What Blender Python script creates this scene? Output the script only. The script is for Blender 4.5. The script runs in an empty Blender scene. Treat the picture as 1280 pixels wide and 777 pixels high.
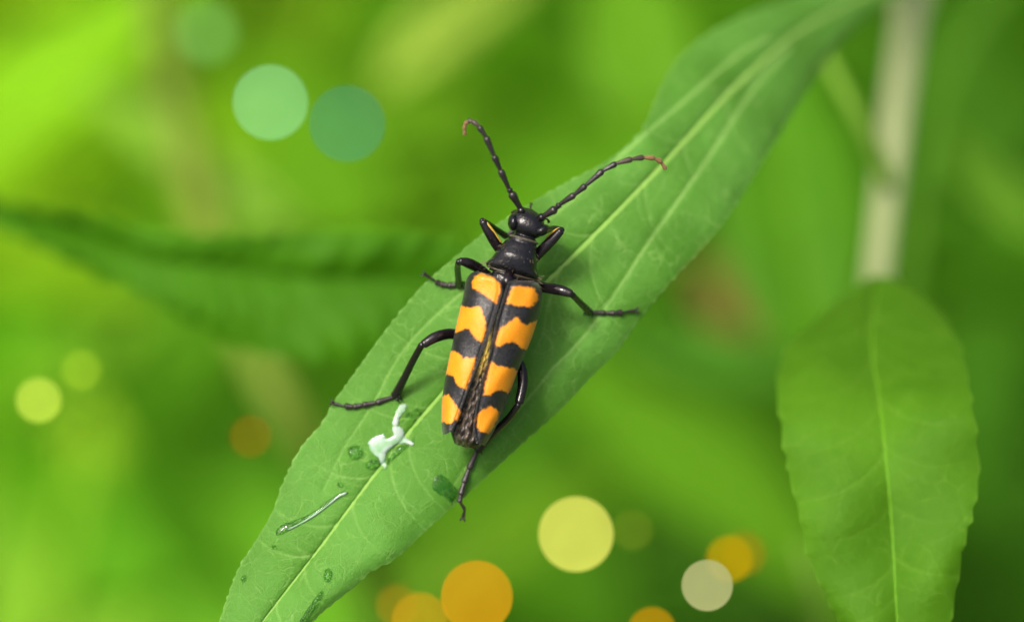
import bpy, math, random
import numpy as np
from mathutils import Matrix, Vector
random.seed(7); rng = np.random.default_rng(7)
SC = bpy.context.scene
SC.unit_settings.system = 'METRIC'; SC.unit_settings.scale_length = 0.01      # 1 unit = 1 cm (macro photograph)
COL = SC.collection

# ------------------------------------------------------------------ camera, sky, sun, exposure
D = 20.0                                   # distance from lens to the beetle, cm
PITCH = math.radians(55); HGT = 46.0       # looking down; the leaf stands 46 cm above the ground
F = Vector((0, math.cos(PITCH), -math.sin(PITCH))); R = Vector((1, 0, 0)); U = R.cross(F); B = -F
M = Matrix(((R.x, U.x, B.x, 0), (R.y, U.y, B.y, 0), (R.z, U.z, B.z, HGT), (0, 0, 0, 1)))
cam_d = bpy.data.cameras.new('camera'); cam = bpy.data.objects.new('camera', cam_d); COL.objects.link(cam)
cam.matrix_world = M @ Matrix.Translation((0, 0, D))
cam_d.sensor_width = 36; cam_d.lens = 36 * D / 6.4
cam_d.clip_start = 0.5; cam_d.clip_end = 20000
cam_d.dof.use_dof = True; cam_d.dof.focus_distance = D + 0.05
cam_d.dof.aperture_fstop = (cam_d.lens * 1e-3) / 0.98      # aperture 0.98 cm across
SC.camera = cam
EXPO = 1.42
SUN = (R * -0.38 + U * 0.48 + B * 0.90).normalized()
w = bpy.data.worlds.new('World'); SC.world = w; w.use_nodes = True
nt = w.node_tree; sky = nt.nodes.new('ShaderNodeTexSky'); sky.sky_type = 'NISHITA'; sky.sun_disc = False
sky.sun_elevation = math.asin(SUN.z); sky.sun_rotation = math.atan2(SUN.x, SUN.y)
sky.air_density = 0.6; sky.dust_density = 8.0; sky.ozone_density = 0.2
nt.nodes['Background'].inputs[1].default_value = 0.085
nt.links.new(sky.outputs[0], nt.nodes['Background'].inputs[0])
sd = bpy.data.lights.new('sun', 'SUN'); sd.energy = 1.5; sd.angle = math.radians(12); sd.color = (1, .95, .86)
so = bpy.data.objects.new('sun', sd); COL.objects.link(so)
so.rotation_euler = (-SUN).to_track_quat('-Z', 'Y').to_euler(); so.location = SUN * 100
SC.view_settings.view_transform = 'Standard'; SC.view_settings.look = 'None'
SC.view_settings.gamma = 1; SC.view_settings.exposure = EXPO; SC.view_settings.use_curve_mapping = False
SC.render.engine = 'CYCLES'; SC.cycles.use_denoising = True
SC.cycles.max_bounces = 8; SC.cycles.transparent_max_bounces = 16

# ------------------------------------------------------------------ helpers
def lin(c):
    return tuple(((x / 255) / 12.92 if x / 255 <= .04045 else ((x / 255 + .055) / 1.055) ** 2.4) for x in c)
def L(p, z=None):
    """photo-plan coordinates (200 per cm in the focus plane) + height towards the lens -> cm"""
    p = np.asarray(p, float)
    if z is None: z = p[..., 2]
    z = np.asarray(z, float) + 0 * p[..., 0]; k = (D - z) / D / 200
    return np.stack([(p[..., 0] - 640) * k, (388.5 - p[..., 1]) * k, z], -1)
def cr(P, n):
    """Catmull-Rom through the rows of P, n samples spread by length"""
    P = np.asarray(P, float)
    if len(P) == 2: return P[0] + (P[1] - P[0]) * np.linspace(0, 1, n)[:, None]
    Q = np.vstack([2 * P[0] - P[1], P, 2 * P[-1] - P[-2]]); out = []
    for i in range(1, len(Q) - 2):
        t = np.linspace(0, 1, 24, endpoint=False)[:, None]; a, b, c, d = Q[i - 1:i + 3]
        out.append(.5 * (2 * b + (c - a) * t + (2 * a - 5 * b + 4 * c - d) * t * t + (3 * b - a - 3 * c + d) * t ** 3))
    out = np.vstack(out + [P[-1:]])
    s = np.r_[0, np.cumsum(np.linalg.norm(np.diff(out[:, :min(3, out.shape[1])], axis=0), axis=1))]
    q = np.linspace(0, s[-1], n)
    return np.stack([np.interp(q, s, out[:, k]) for k in range(out.shape[1])], 1)
def root(name, base, label=None, cat=None, group=None):
    o = bpy.data.objects.new(name, None); COL.objects.link(o); o.empty_display_size = .2
    o.matrix_world = M @ Matrix.Translation(Vector(base)); o['base'] = [float(x) for x in base]
    tag(o, label, cat, group); return o
def tag(o, label=None, cat=None, group=None, kind=None):
    if label: o['label'] = label
    if cat: o['category'] = cat
    if group: o['group'] = group
    if kind: o['kind'] = kind
    return o
def mesh(name, V, Fc, mat, parent=None, base=None, smooth=True, attrs=None):
    V = np.asarray(V, float)
    b = np.array(parent['base']) if parent is not None else (np.asarray(base, float) if base is not None else V.mean(0))
    me = bpy.data.meshes.new(name)
    me.from_pydata((V - b).tolist(), [], Fc if isinstance(Fc, list) else Fc.tolist()); me.update()
    if smooth: me.polygons.foreach_set('use_smooth', [True] * len(me.polygons))
    for k, a in (attrs or {}).items():
        a = np.asarray(a, float)
        if a.ndim == 1: at = me.attributes.new(k, 'FLOAT', 'POINT'); at.data.foreach_set('value', a)
        else: at = me.attributes.new(k, 'FLOAT_COLOR', 'POINT'); at.data.foreach_set('color', np.c_[a, np.ones(len(a))].ravel())
    me.materials.append(mat)
    o = bpy.data.objects.new(name, me); COL.objects.link(o); o['base'] = [float(x) for x in b]
    if parent is not None: o.parent = parent
    else: o.matrix_world = M @ Matrix.Translation(Vector(b))
    return o
def grid(n, m, wrap=False):
    i, j = np.meshgrid(np.arange(n - 1), np.arange(m if wrap else m - 1), indexing='ij'); k = (j + 1) % m
    return np.stack([i * m + j, i * m + k, (i + 1) * m + k, (i + 1) * m + j], -1).reshape(-1, 4)
def sweep(P, rad, sides=14, n=None, flat=1.0, up=(0, 0, 1)):
    """tapered tube along P (cm), rad per control point; rounded ends. flat squashes it along up"""
    P = np.asarray(P, float); rad = np.asarray(rad, float)
    n = n or max(10, 6 * len(P)); X = cr(np.c_[P, rad], n); r = X[:, 3]; X = X[:, :3]
    T = np.gradient(X, axis=0); T /= np.linalg.norm(T, axis=1)[:, None] + 1e-12
    e0, e1 = X[0] - T[0] * r[0] * .5, X[-1] + T[-1] * r[-1] * .5
    X = np.vstack([e0, X[0] - T[0] * r[0] * .3, X, X[-1] + T[-1] * r[-1] * .3, e1])
    r = np.r_[r[0] * .02, r[0] * .75, r, r[-1] * .75, r[-1] * .02]; T = np.vstack([T[0], T[0], T, T[-1], T[-1]])
    upv = np.asarray(up, float); S = np.cross(T, upv); bad = np.linalg.norm(S, axis=1) < .15
    S[bad] = np.cross(T[bad], np.array([0, 1., 0.3])); S /= np.linalg.norm(S, axis=1)[:, None]
    N = np.cross(S, T); a = np.arange(sides) / sides * 2 * math.pi
    V = X[:, None] + r[:, None, None] * (np.cos(a)[None, :, None] * S[:, None] + flat * np.sin(a)[None, :, None] * N[:, None])
    return V.reshape(-1, 3), grid(len(X), sides, True).tolist()
def ball(c, r3, rot=0, nu=14, nv=22):
    th = np.linspace(0, math.pi, nu); ph = np.arange(nv) / nv * 2 * math.pi
    t, p = np.meshgrid(th, ph, indexing='ij')
    x = r3[0] * np.sin(t) * np.cos(p); y = r3[1] * np.sin(t) * np.sin(p); z = r3[2] * np.cos(t)
    V = np.stack([x * math.cos(rot) - y * math.sin(rot), x * math.sin(rot) + y * math.cos(rot), z], -1).reshape(-1, 3) + np.asarray(c)
    return V, grid(nu, nv, True).tolist()
def seg_dist(Pt, line):
    """distance of points (N,2) to a polyline (K,2), also the fraction along it"""
    d = np.full(len(Pt), 1e9); fr = np.zeros(len(Pt)); K = len(line) - 1
    for i in range(K):
        a, b = line[i], line[i + 1]; ab = b - a; t = np.clip(((Pt - a) @ ab) / (ab @ ab + 1e-9), 0, 1)
        q = np.linalg.norm(Pt - a - t[:, None] * ab, axis=1); m = q < d; d[m] = q[m]; fr[m] = (i + t[m]) / K
    return d, fr
def inside(Pt, poly):
    x, y = Pt[:, 0], Pt[:, 1]; r = np.zeros(len(Pt), bool); P = np.asarray(poly, float); j = len(P) - 1
    for i in range(len(P)):
        xi, yi = P[i]; xj, yj = P[j]
        c = ((yi > y) != (yj > y)) & (x < (xj - xi) * (y - yi) / (yj - yi + 1e-12) + xi); r ^= c; j = i
    return r
def sdist(Pt, poly):
    d, _ = seg_dist(Pt, np.vstack([poly, poly[:1]])); return np.where(inside(Pt, poly), d, -d)

class N:
    """small wrapper for node graphs"""
    def __init__(s, name):
        s.m = bpy.data.materials.new(name); s.m.use_nodes = True; s.t = s.m.node_tree
        s.p = s.t.nodes['Principled BSDF']; s.out = s.t.nodes['Material Output']
    def n(s, kind, **kw):
        x = s.t.nodes.new('ShaderNode' + kind)
        for k, v in kw.items():
            if isinstance(v, bpy.types.NodeSocket): s.t.links.new(v, x.inputs[k])
            elif k in x.inputs: x.inputs[k].default_value = v
            else: setattr(x, k, v)
        return x
    def to(s, a, b): s.t.links.new(a, b)
    def co(s): return s.n('TexCoord').outputs['Object']
    def noise(s, scale, detail=3, co=None):
        x = s.n('TexNoise', Scale=scale, Detail=detail); s.to(co or s.co(), x.inputs['Vector']); return x.outputs['Fac']
    def mix(s, f, a, b, blend='MIX'):
        x = s.n('Mix', data_type='RGBA', blend_type=blend)
        for k, v in ((0, f), (6, a), (7, b)):
            if isinstance(v, bpy.types.NodeSocket): s.to(v, x.inputs[k])
            else: x.inputs[k].default_value = v if k == 0 else (*v[:3], 1)
        return x.outputs[2]
    def math(s, op, a, b=0.0, c=0.0):
        x = s.n('Math', operation=op)
        for k, v in enumerate((a, b, c)):
            if isinstance(v, bpy.types.NodeSocket): s.to(v, x.inputs[k])
            else: x.inputs[k].default_value = v
        return x.outputs[0]
    def ss(s, v, a, b, lo=0.0, hi=1.0):
        x = s.n('MapRange', interpolation_type='SMOOTHSTEP'); s.to(v, x.inputs[0])
        for k, q in zip((1, 2, 3, 4), (a, b, lo, hi)): x.inputs[k].default_value = q
        return x.outputs[0]
    def attr(s, nm): return s.n('Attribute', attribute_name=nm)
    def bump(s, h, strength, dist):
        b = s.n('Bump', Strength=strength, Distance=dist); s.to(h, b.inputs['Height']); s.to(b.outputs[0], s.p.inputs['Normal']); return b
    def set(s, **kw):
        for k, v in kw.items():
            k = k.replace('_', ' ')
            if isinstance(v, bpy.types.NodeSocket): s.to(v, s.p.inputs[k])
            else: s.p.inputs[k].default_value = (*v, 1) if isinstance(v, tuple) and len(v) == 3 else v
        return s
    def translucent(s, col, f):
        t = s.n('BsdfTranslucent')
        if isinstance(col, bpy.types.NodeSocket): s.to(col, t.inputs[0])
        else: t.inputs[0].default_value = (*col, 1)
        mx = s.n('MixShader'); mx.inputs[0].default_value = f
        s.to(s.p.outputs[0], mx.inputs[1]); s.to(t.outputs[0], mx.inputs[2]); s.to(mx.outputs[0], s.out.inputs[0])

# ------------------------------------------------------------------ materials
def leaf_material(name, col, col2, veincol, rough=.45, fine=1.0, spec=.45, cell=7.0):
    s = N(name); co = s.co()
    big = s.noise(1.1, 3, co); mid = s.noise(9, 4, co); grain = s.noise(110, 3, co)
    vein = s.attr('vein').outputs['Fac']
    warp = s.n('Mapping'); s.to(co, warp.inputs[0])
    nz = s.n('TexNoise', Scale=5.0, Detail=2.0); s.to(co, nz.inputs[0])
    add = s.n('MixRGB', blend_type='LINEAR_LIGHT'); add.inputs[0].default_value = .09; s.to(co, add.inputs[1]); s.to(nz.outputs['Color'], add.inputs[2])
    v1 = s.n('TexVoronoi', feature='DISTANCE_TO_EDGE', Scale=cell); s.to(add.outputs[0], v1.inputs[0])
    v2 = s.n('TexVoronoi', feature='DISTANCE_TO_EDGE', Scale=cell * 3.1); s.to(add.outputs[0], v2.inputs[0])
    net1 = s.ss(v1.outputs[0], 0.0, .045, 1, 0); net2 = s.ss(v2.outputs[0], 0.0, .09, 1, 0)
    base = s.mix(s.ss(big, .38, .62), tuple(c * .9 for c in col), col2)
    base = s.mix(s.math('MULTIPLY', mid, .35), base, tuple(c * .72 for c in col))
    net = s.math('ADD', s.math('MULTIPLY', net1, .26 * fine), s.math('MULTIPLY', net2, .14 * fine))
    net = s.math('MULTIPLY', net, s.ss(mid, .3, .62))
    vv = s.math('MINIMUM', s.math('ADD', vein, net), 1.0)
    c = s.mix(vv, base, veincol)
    s.set(Base_Color=c, Roughness=s.ss(grain, .2, .8, rough - .08, rough + .12), Specular_IOR_Level=spec)
    h = s.math('SUBTRACT', s.math('MULTIPLY', grain, .35), s.math('MULTIPLY', net, .45))
    s.bump(s.math('ADD', h, s.math('MULTIPLY', mid, .7)), .85 * fine, .023)
    s.translucent(s.mix(.5, c, (.30, .52, .02)), .30); return s.m
def plain_leaf(name, spec=.3, rough=.5):
    s = N(name); col = s.attr('tint').outputs['Color']; nz = s.noise(1.6, 3)
    vein = s.attr('vein').outputs['Fac']
    c = s.mix(1.0, col, s.mix(nz, (.72, .74, .6), (1.25, 1.22, 1.1)), 'MULTIPLY')
    c = s.mix(s.math('MULTIPLY', vein, .5), c, (.22, .32, .06))
    s.set(Base_Color=c, Roughness=rough, Specular_IOR_Level=spec); s.translucent(c, .42); return s.m
MAT_LEAF = leaf_material('leaf_green', (.083, .256, .020), (.102, .292, .035), (.26, .47, .11), rough=.5, spec=.25)
MAT_LEAF2 = leaf_material('leaf_deep_green', (.062, .190, .003), (.076, .216, .005), (.12, .27, .02), rough=.55, spec=.16, fine=.9, cell=4.0)
MAT_BG = plain_leaf('background_leaf', .12, .6); MAT_FOL = plain_leaf('foliage_leaf', .08, .7)
def stem_material(name, c1, c2, scale=(14, 1.2)):
    s = N(name); a = s.noise(scale[0], 3); b = s.noise(scale[1], 3)
    s.set(Base_Color=s.mix(s.ss(b, .35, .65), s.mix(a, c1, c2), c2), Roughness=.6, Specular_IOR_Level=.12)
    s.bump(a, .3, .02); return s.m
MAT_STEM = stem_material('stem_pale', (.40, .46, .22), (.32, .40, .16))
MAT_PETIOLE = stem_material('stem_yellow_green', (.12, .25, .02), (.10, .20, .02))
MAT_DIM = stem_material('stem_dim_green', (.05, .14, .004), (.04, .12, .004))
MAT_BROWN = stem_material('stem_brown', (.14, .18, .02), (.10, .16, .015))
MAT_DRY = stem_material('dry_leaf', (.17, .11, .02), (.12, .10, .02))
def shell_material():
    s = N('elytra_shell'); co = s.co(); d = s.attr('pattern').outputs['Fac']
    n1 = s.noise(38, 4, co); n2 = s.noise(170, 2, co)
    e = s.math('ADD', d, s.math('ADD', s.math('MULTIPLY', s.math('SUBTRACT', n1, .5), 6.5), s.math('MULTIPLY', s.math('SUBTRACT', n2, .5), 5.0)))
    f = s.ss(e, -1.0, 1.5)
    org = s.mix(s.noise(14, 3, co), (.62, .195, .004), (.78, .30, .010))
    org = s.mix(s.ss(n2, .35, .75, 0, .4), org, (.50, .16, .004))
    blk = s.mix(s.ss(n1, .4, .7), (.006, .006, .007), (.014, .014, .015)); sut = s.attr('suture').outputs['Fac']
    blk = s.mix(s.math('MULTIPLY', s.ss(s.noise(230, 2, co), .42, .66), s.math('ADD', .10, sut)), blk, (.055, .054, .052))  # grey down near the suture, its sheen put into the base colour
    s.set(Base_Color=s.mix(f, blk, org), Roughness=s.ss(f, 0, 1, .27, .33), Specular_IOR_Level=.45,
          Sheen_Weight=.10, Sheen_Roughness=.35, Sheen_Tint=(.95, .93, .85, 1))
    v = s.n('TexVoronoi', Scale=85.0); s.to(co, v.inputs[0])
    s.bump(s.math('ADD', s.ss(v.outputs[0], 0, .5), s.math('MULTIPLY', n2, .6)), .38, .007); return s.m
MAT_SHELL = shell_material()
def chitin(name, c=(.010, .010, .011), rough=.3, bump=.35, scale=90, sheen=.0):
    s = N(name); n1 = s.noise(scale, 3); n2 = s.noise(12, 2)
    s.set(Base_Color=s.mix(n2, tuple(x * .7 for x in c), tuple(x * 1.4 for x in c)), Roughness=s.ss(n2, .3, .7, rough - .06, rough + .08),
          Specular_IOR_Level=.42, Sheen_Weight=sheen, Sheen_Roughness=.4, Sheen_Tint=(1, .9, .7, 1))
    s.bump(n1, bump, .008); return s.m
MAT_BODY = chitin('black_chitin', (.006, .006, .007), rough=.19, bump=.45, scale=70, sheen=0.0)
MAT_LEG = chitin('leg_chitin', (.007, .005, .006), .20, .2, 60)
MAT_TARSUS = chitin('tarsus_chitin', (.014, .010, .009), .36, .4, 90, .05)
MAT_ANT = chitin('antenna_chitin', (.014, .011, .011), .30, .3, 90)
MAT_ANT_M = chitin('antenna_chitin_brown', (.040, .028, .019), .42, .3, 90, .15)
MAT_ANT_T = chitin('antenna_chitin_amber', (.15, .085, .032), .5, .3, 90, .2)
MAT_EYE = chitin('eye_chitin', (.006, .006, .007), .12, .25, 120)
MAT_GOLD = chitin('golden_fringe', (.42, .27, .03), .4, .3, 90)
MAT_COLLAR = chitin('collar_down', (.055, .048, .030), .4, .8, 120, .15)
MAT_RIM = chitin('thorax_rim_chitin', (.035, .028, .016), .18, .6, 60)
def wing_material():
    s = N('folded_wing'); co = s.co(); a = s.noise(38, 5, co); b = s.noise(6, 3, co); g = s.attr('gold').outputs['Fac']
    br = s.mix(s.ss(a, .35, .68), (.010, .008, .006), (.12, .092, .07)); gd = s.mix(s.ss(a, .38, .62), (.20, .10, .01), (.80, .62, .14))
    s.set(Base_Color=s.mix(s.ss(s.math('ADD', g, s.math('MULTIPLY', b, .4)), .5, .9), br, gd), Roughness=.28, Specular_IOR_Level=.6)
    s.bump(a, .5, .02); return s.m
MAT_WING = wing_material()
def hair_material():
    s = N('fine_hair'); s.set(Base_Color=(.16, .13, .07), Roughness=.4); return s.m
MAT_HAIR = hair_material()
def water_material():
    s = N('water'); s.set(Base_Color=(.72, .95, .66), Roughness=.02, Transmission_Weight=1.0, IOR=1.33); s.bump(s.noise(9, 2), .08, .01); return s.m
MAT_WATER = water_material()
def film_material():
    s = N('water_film'); s.set(Base_Color=s.mix(s.ss(s.noise(16, 4), .38, .6), (.34, .74, .22), (.62, .86, .46)), Roughness=.12, Transmission_Weight=1.0, IOR=1.33, Specular_IOR_Level=.3); s.bump(s.noise(40, 3), .3, .01); return s.m
MAT_FILM = film_material()
def white_material():
    s = N('white_dropping'); n = s.noise(11, 4)
    s.set(Base_Color=s.mix(s.ss(n, .36, .56), (.20, .38, .19), (.32, .42, .35)), Roughness=.2, Specular_IOR_Level=.5, Transmission_Weight=.12); s.bump(s.noise(16, 3), .15, .02); return s.m
MAT_WHITE = white_material()
def bokeh_material(name, rgb, opacity):
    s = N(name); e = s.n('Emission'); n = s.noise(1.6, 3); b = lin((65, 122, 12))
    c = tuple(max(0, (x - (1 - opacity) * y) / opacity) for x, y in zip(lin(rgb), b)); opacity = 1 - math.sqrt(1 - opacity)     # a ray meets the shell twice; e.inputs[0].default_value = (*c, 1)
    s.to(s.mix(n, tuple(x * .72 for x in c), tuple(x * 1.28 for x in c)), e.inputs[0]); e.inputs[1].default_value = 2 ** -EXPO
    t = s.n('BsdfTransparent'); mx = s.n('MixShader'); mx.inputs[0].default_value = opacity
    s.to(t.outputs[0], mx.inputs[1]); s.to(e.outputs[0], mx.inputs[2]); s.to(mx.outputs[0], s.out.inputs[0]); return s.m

# ------------------------------------------------------------------ ground
def ground_material():
    s = N('ground_cover'); a = s.noise(.08, 4); b = s.noise(.9, 4)
    s.set(Base_Color=s.mix(s.ss(b, .35, .65), s.mix(a, (.045, .110, .008), (.055, .120, .010)), (.055, .070, .018)), Roughness=.9)
    s.bump(b, .6, .5); return s.m
me = bpy.data.meshes.new('ground'); n = 41; gx = np.sign(np.linspace(-1, 1, n)) * np.abs(np.linspace(-1, 1, n)) ** 3 * 6000
gv = [(x, y, .5 * math.sin(x * .23) * math.cos(y * .19) if abs(x) < 300 and abs(y) < 300 else 0) for x in gx for y in gx]
me.from_pydata(gv, [], grid(n, n)[:, ::-1].tolist()); me.materials.append(ground_material())
go = bpy.data.objects.new('ground', me); COL.objects.link(go); tag(go, 'dark green ground under the blurred plants', kind='structure')

# ------------------------------------------------------------------ leaves
def cast(P, d, line):
    """where the ray P + t d meets the polyline, t>0 smallest"""
    best = None
    for i in range(len(line) - 1):
        a, b = line[i], line[i + 1]; e = b - a; den = d[0] * e[1] - d[1] * e[0]
        if abs(den) < 1e-9: continue
        q = a - P; t = (q[0] * e[1] - q[1] * e[0]) / den; s = (q[0] * d[1] - q[1] * d[0]) / den
        if t > 0 and -1e-6 <= s <= 1 + 1e-6 and (best is None or t < best): best = t
    return best
def outline_leaf(mid, left, right, ns, nt_):
    """rows of plan points for a leaf with traced midrib and margins: returns (ns, 2*nt_+1, 2), |v| in 0..1, and heights of the midrib"""
    mid = np.asarray(mid, float); C = cr(mid, ns); P = C[:, :2]
    T = np.gradient(P, axis=0); k = max(3, ns // 8); ker = np.ones(2 * k + 1) / (2 * k + 1)
    T = np.stack([np.convolve(np.pad(T[:, i], k, mode='edge'), ker, 'valid') for i in (0, 1)], 1); T /= np.linalg.norm(T, axis=1)[:, None]
    side = np.stack([T[:, 1], -T[:, 0]], 1)            # to the left when walking along the midrib (plan y points down)
    lw = []; rw = []
    le, re = cr(left, 160), cr(right, 160)
    for i in range(ns):
        lw.append(cast(P[i], side[i], le)); rw.append(cast(P[i], -side[i], re))
    def fill(a):
        a = np.array([np.nan if x is None else x for x in a]); ok = ~np.isnan(a); return np.interp(np.arange(ns), np.nonzero(ok)[0], a[ok])
    return P, side, fill(lw), fill(rw), C[:, 2]

def saw(a, per, seed):
    """uneven teeth along a margin, -.5 to .5"""
    r = np.random.default_rng(seed); k = int(a[-1] / per * 2) + 4; st = np.cumsum(per * r.uniform(.55, 1.5, k)); am = r.uniform(.35, 1.25, k)
    i = np.searchsorted(st, a); lo = np.where(i > 0, st[np.maximum(i - 1, 0)], 0); x = (a - lo) / (st[i] - lo); return (np.where(x < .3, x / .3, (1 - x) / .7) - .5) * am[i]
def traced_leaf(name, label, mid, left, right, ns, nt_, mat, mid_mat, zfun, veins=(), auto=None, teeth=(12, 1.4), rib=(3.2, 2.0), thick=.018, group=None, wav=.012, bump_v=.012, tooth_pale=.5):
    P, side, lw, rw, zm = outline_leaf(mid, left, right, ns, nt_)
    arc = np.r_[0, np.cumsum(np.linalg.norm(np.diff(P, axis=0), axis=1))]
    tl = saw(arc, teeth[0], 1); tr = saw(arc, teeth[0] * 1.1, 2)
    amp = teeth[1] * (.5 + .8 * (.5 + .5 * np.sin(arc * .05 + 1)))
    lw2 = lw + tl * amp; rw2 = rw + tr * amp
    v = np.sin(np.linspace(-1, 1, 2 * nt_ + 1) * math.pi / 2); v = .55 * v + .45 * np.linspace(-1, 1, 2 * nt_ + 1)   # -1 left margin .. 0 midrib .. 1 right margin
    av = np.abs(v)[None]; W = np.where(v[None] < 0, lw[:, None] * av + (lw2 - lw)[:, None] * av ** 14, -rw[:, None] * av - (rw2 - rw)[:, None] * av ** 14)
    XY = P[:, None] + side[:, None] * W[..., None]
    frac = (arc / arc[-1])[:, None] + 0 * v[None]; vv = v[None] + 0 * frac
    Z = zm[:, None] + zfun(frac, vv, XY) + wav * np.sin(arc[:, None] * .06 + vv * 4) * np.abs(vv) ** 2
    Q = XY.reshape(-1, 2); vein = np.zeros(len(Q)); dz = np.zeros(len(Q))
    allv = [(np.asarray(q, float), wd, st) for q, wd, st in veins]
    if auto:
        for i0, sgn, length, ang, wd, st in auto(arc):
            i = int(np.searchsorted(arc, i0)); i = min(i, ns - 1)
            t = np.gradient(P, axis=0)[i]; t /= np.linalg.norm(t); wloc = (lw if sgn > 0 else rw)[i]
            pts = []; p = P[i].copy(); a = ang
            for q in range(9):
                pts.append(p.copy()); d = t * math.cos(a) + side[i] * sgn * math.sin(a); p = p + d * length * wloc / 8; a *= .93
            allv.append((np.array(pts), wd, st))
    for line, wd, st in allv:
        line = cr(line, 26); lo, hi = line.min(0) - 4 * wd, line.max(0) + 4 * wd
        m = ((Q >= lo) & (Q <= hi)).all(1); idx = np.nonzero(m)[0]
        if not len(idx): continue
        d, fr = seg_dist(Q[idx], line); ww = wd * (1.05 - .65 * fr)
        k = st * np.exp(-(d / ww) ** 2) * (1 - .6 * fr)
        vein[idx] = np.maximum(vein[idx], k); dz[idx] -= bump_v * st * np.exp(-(d / (2.2 * wd)) ** 2)
    edge = np.exp(-((1 - np.abs(vv)) * np.where(vv < 0, lw[:, None], rw[:, None]) / 1.8) ** 2)
    tooth = np.where(vv < 0, np.clip(tl, 0, 1)[:, None], np.clip(tr, 0, 1)[:, None]) * 2
    vein = np.maximum(vein, (edge * (.25 + tooth_pale * tooth)).ravel() * .8)
    Z = Z + dz.reshape(Z.shape)
    V3 = L(np.dstack([XY, Z]))
    base = V3[-1, nt_]
    o = root(name, base, label, 'leaf', group)
    b = mesh('blade', V3.reshape(-1, 3), grid(ns, 2 * nt_ + 1), mat, o, attrs={'vein': vein})
    if thick:
        sm = b.modifiers.new('thickness', 'SOLIDIFY'); sm.thickness = thick; sm.offset = -1
    # raised pale midrib as a strip of its own
    st = max(1, ns // 160); C = np.array([V3[i, nt_] for i in range(0, ns, st)]); fr = np.linspace(0, 1, len(C))
    rr = (rib[1] + (rib[0] - rib[1]) * fr) / 200
    C[:, 2] += .001
    Vr, Fr = sweep(C, rr, 10, len(C), .26)
    mesh('midrib', Vr, Fr, mid_mat, o)
    return o, V3
s_ = N('midrib_pale'); s_.set(Base_Color=s_.mix(s_.noise(9, 3), (.18, .37, .06), (.24, .41, .09)), Roughness=.6, Specular_IOR_Level=.1); MAT_RIB = s_.m
s_ = N('midrib_green'); s_.set(Base_Color=s_.mix(s_.noise(9, 3), (.075, .205, .006), (.095, .23, .012)), Roughness=.6, Specular_IOR_Level=.1); MAT_RIB2 = s_.m

# main leaf, tip (below the picture) to base
MID = [(180, 965, -.10), (262, 862, -.14), (335, 767, -.18), (400, 683, -.24), (470, 590, -.32), (540, 505, -.38), (636, 398, -.42), (735, 300, -.52),
       (831, 201, -.85), (924, 102, -1.6), (1000, 38, -2.5), (1085, -8, -3.6), (1150, -40, -4.4)]
LEFT = [(176, 960), (210, 890), (243, 832), (273, 777), (283, 748), (298, 709), (317, 679), (336, 648), (346, 625), (352, 606), (375, 560), (401, 530), (415, 505), (440, 470), (480, 415), (512, 375), (535, 350), (570, 320),
        (602, 293), (640, 268), (700, 232), (760, 200), (800, 165), (818, 128), (831, 98), (854, 66), (898, 34), (960, 6), (1040, -22), (1145, -46)]
RIGHT = [(184, 968), (260, 900), (330, 830), (390, 777), (405, 763), (440, 735), (459, 718), (474, 709), (497, 696), (528, 667), (558, 640), (597, 606), (650, 557), (700, 512), (740, 470), (772, 438),
         (805, 392), (845, 346), (880, 308), (912, 268), (950, 208), (975, 168), (1000, 125), (1022, 92), (1054, 50), (1092, 16), (1155, -34)]
def zmain(f, v, XY):
    l = np.clip(-v, 0, 1); r = np.clip(v, 0, 1)
    up = np.clip((f - .72) / .25, 0, 1)
    z = .10 * np.sqrt(l + 1e-4) * (1 - .35 * l) - .05 * l - .55 * up * l ** 2
    hump = np.exp(-((f - .52) / .10) ** 2)
    z += .075 * np.sin(np.clip(r, 0, 1) * math.pi * .62) - (.03 + .05 * hump) * np.clip((r - .72) / .28, 0, 1) ** 2
    z += .025 * np.sin(XY[..., 0] * .021 + XY[..., 1] * .017) + .015 * np.sin(XY[..., 0] * .05 - XY[..., 1] * .043)
    return z
VEINS = [([(985, 62), (947, 104), (880, 205), (813, 300), (756, 386), (719, 433), (689, 462), (659, 500), (606, 552), (566, 608)], 2.8, .9),
         ([(960, 48), (930, 62), (860, 122), (796, 177), (720, 246), (650, 304), (539, 400), (494, 452), (470, 500), (430, 560), (405, 612)], 2.8, .75),
         ([(700, 335), (684, 385), (679, 415), (668, 440)], 1.8, .5), ([(679, 415), (690, 430), (688, 455)], 1.5, .4)]
def auto_main(arc):
    r = np.random.default_rng(3); out = []; a = 150
    while a < arc[-1] - 260:
        for sg in (1, -1):
            out.append((a + r.uniform(0, 45), sg, r.uniform(.9, 1.3), -0 + math.pi - r.uniform(.55, .8), 1.5, r.uniform(.28, .5)))
        for q in range(3):
            out.append((a + r.uniform(0, 70), random.choice((1, -1)), r.uniform(.35, .8), math.pi - r.uniform(.6, 1.1), 1.1, r.uniform(.15, .28)))
        a += 78
    return out
leaf, LV = traced_leaf('leaf', 'long sharp green lanceolate leaf with pale midrib carrying the beetle', MID, LEFT, RIGHT, 720, 92, MAT_LEAF, MAT_RIB, zmain, VEINS, auto_main,
                       teeth=(14, 2.2), rib=(7.0, 2.3), wav=.006, bump_v=.010)
_pl = np.stack([LV[..., 0] * 200 * D / (D - LV[..., 2]) + 640, 388.5 - LV[..., 1] * 200 * D / (D - LV[..., 2])], -1).reshape(-1, 2); _z = LV[..., 2].ravel()
_gx, _gy = 120, -60; _h = 2.0; _nx, _ny = 560, 540
_ix = np.round((_pl[:, 0] - _gx) / _h).astype(int); _iy = np.round((_pl[:, 1] - _gy) / _h).astype(int); _ok = (_ix >= 0) & (_ix < _nx) & (_iy >= 0) & (_iy < _ny)
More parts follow.
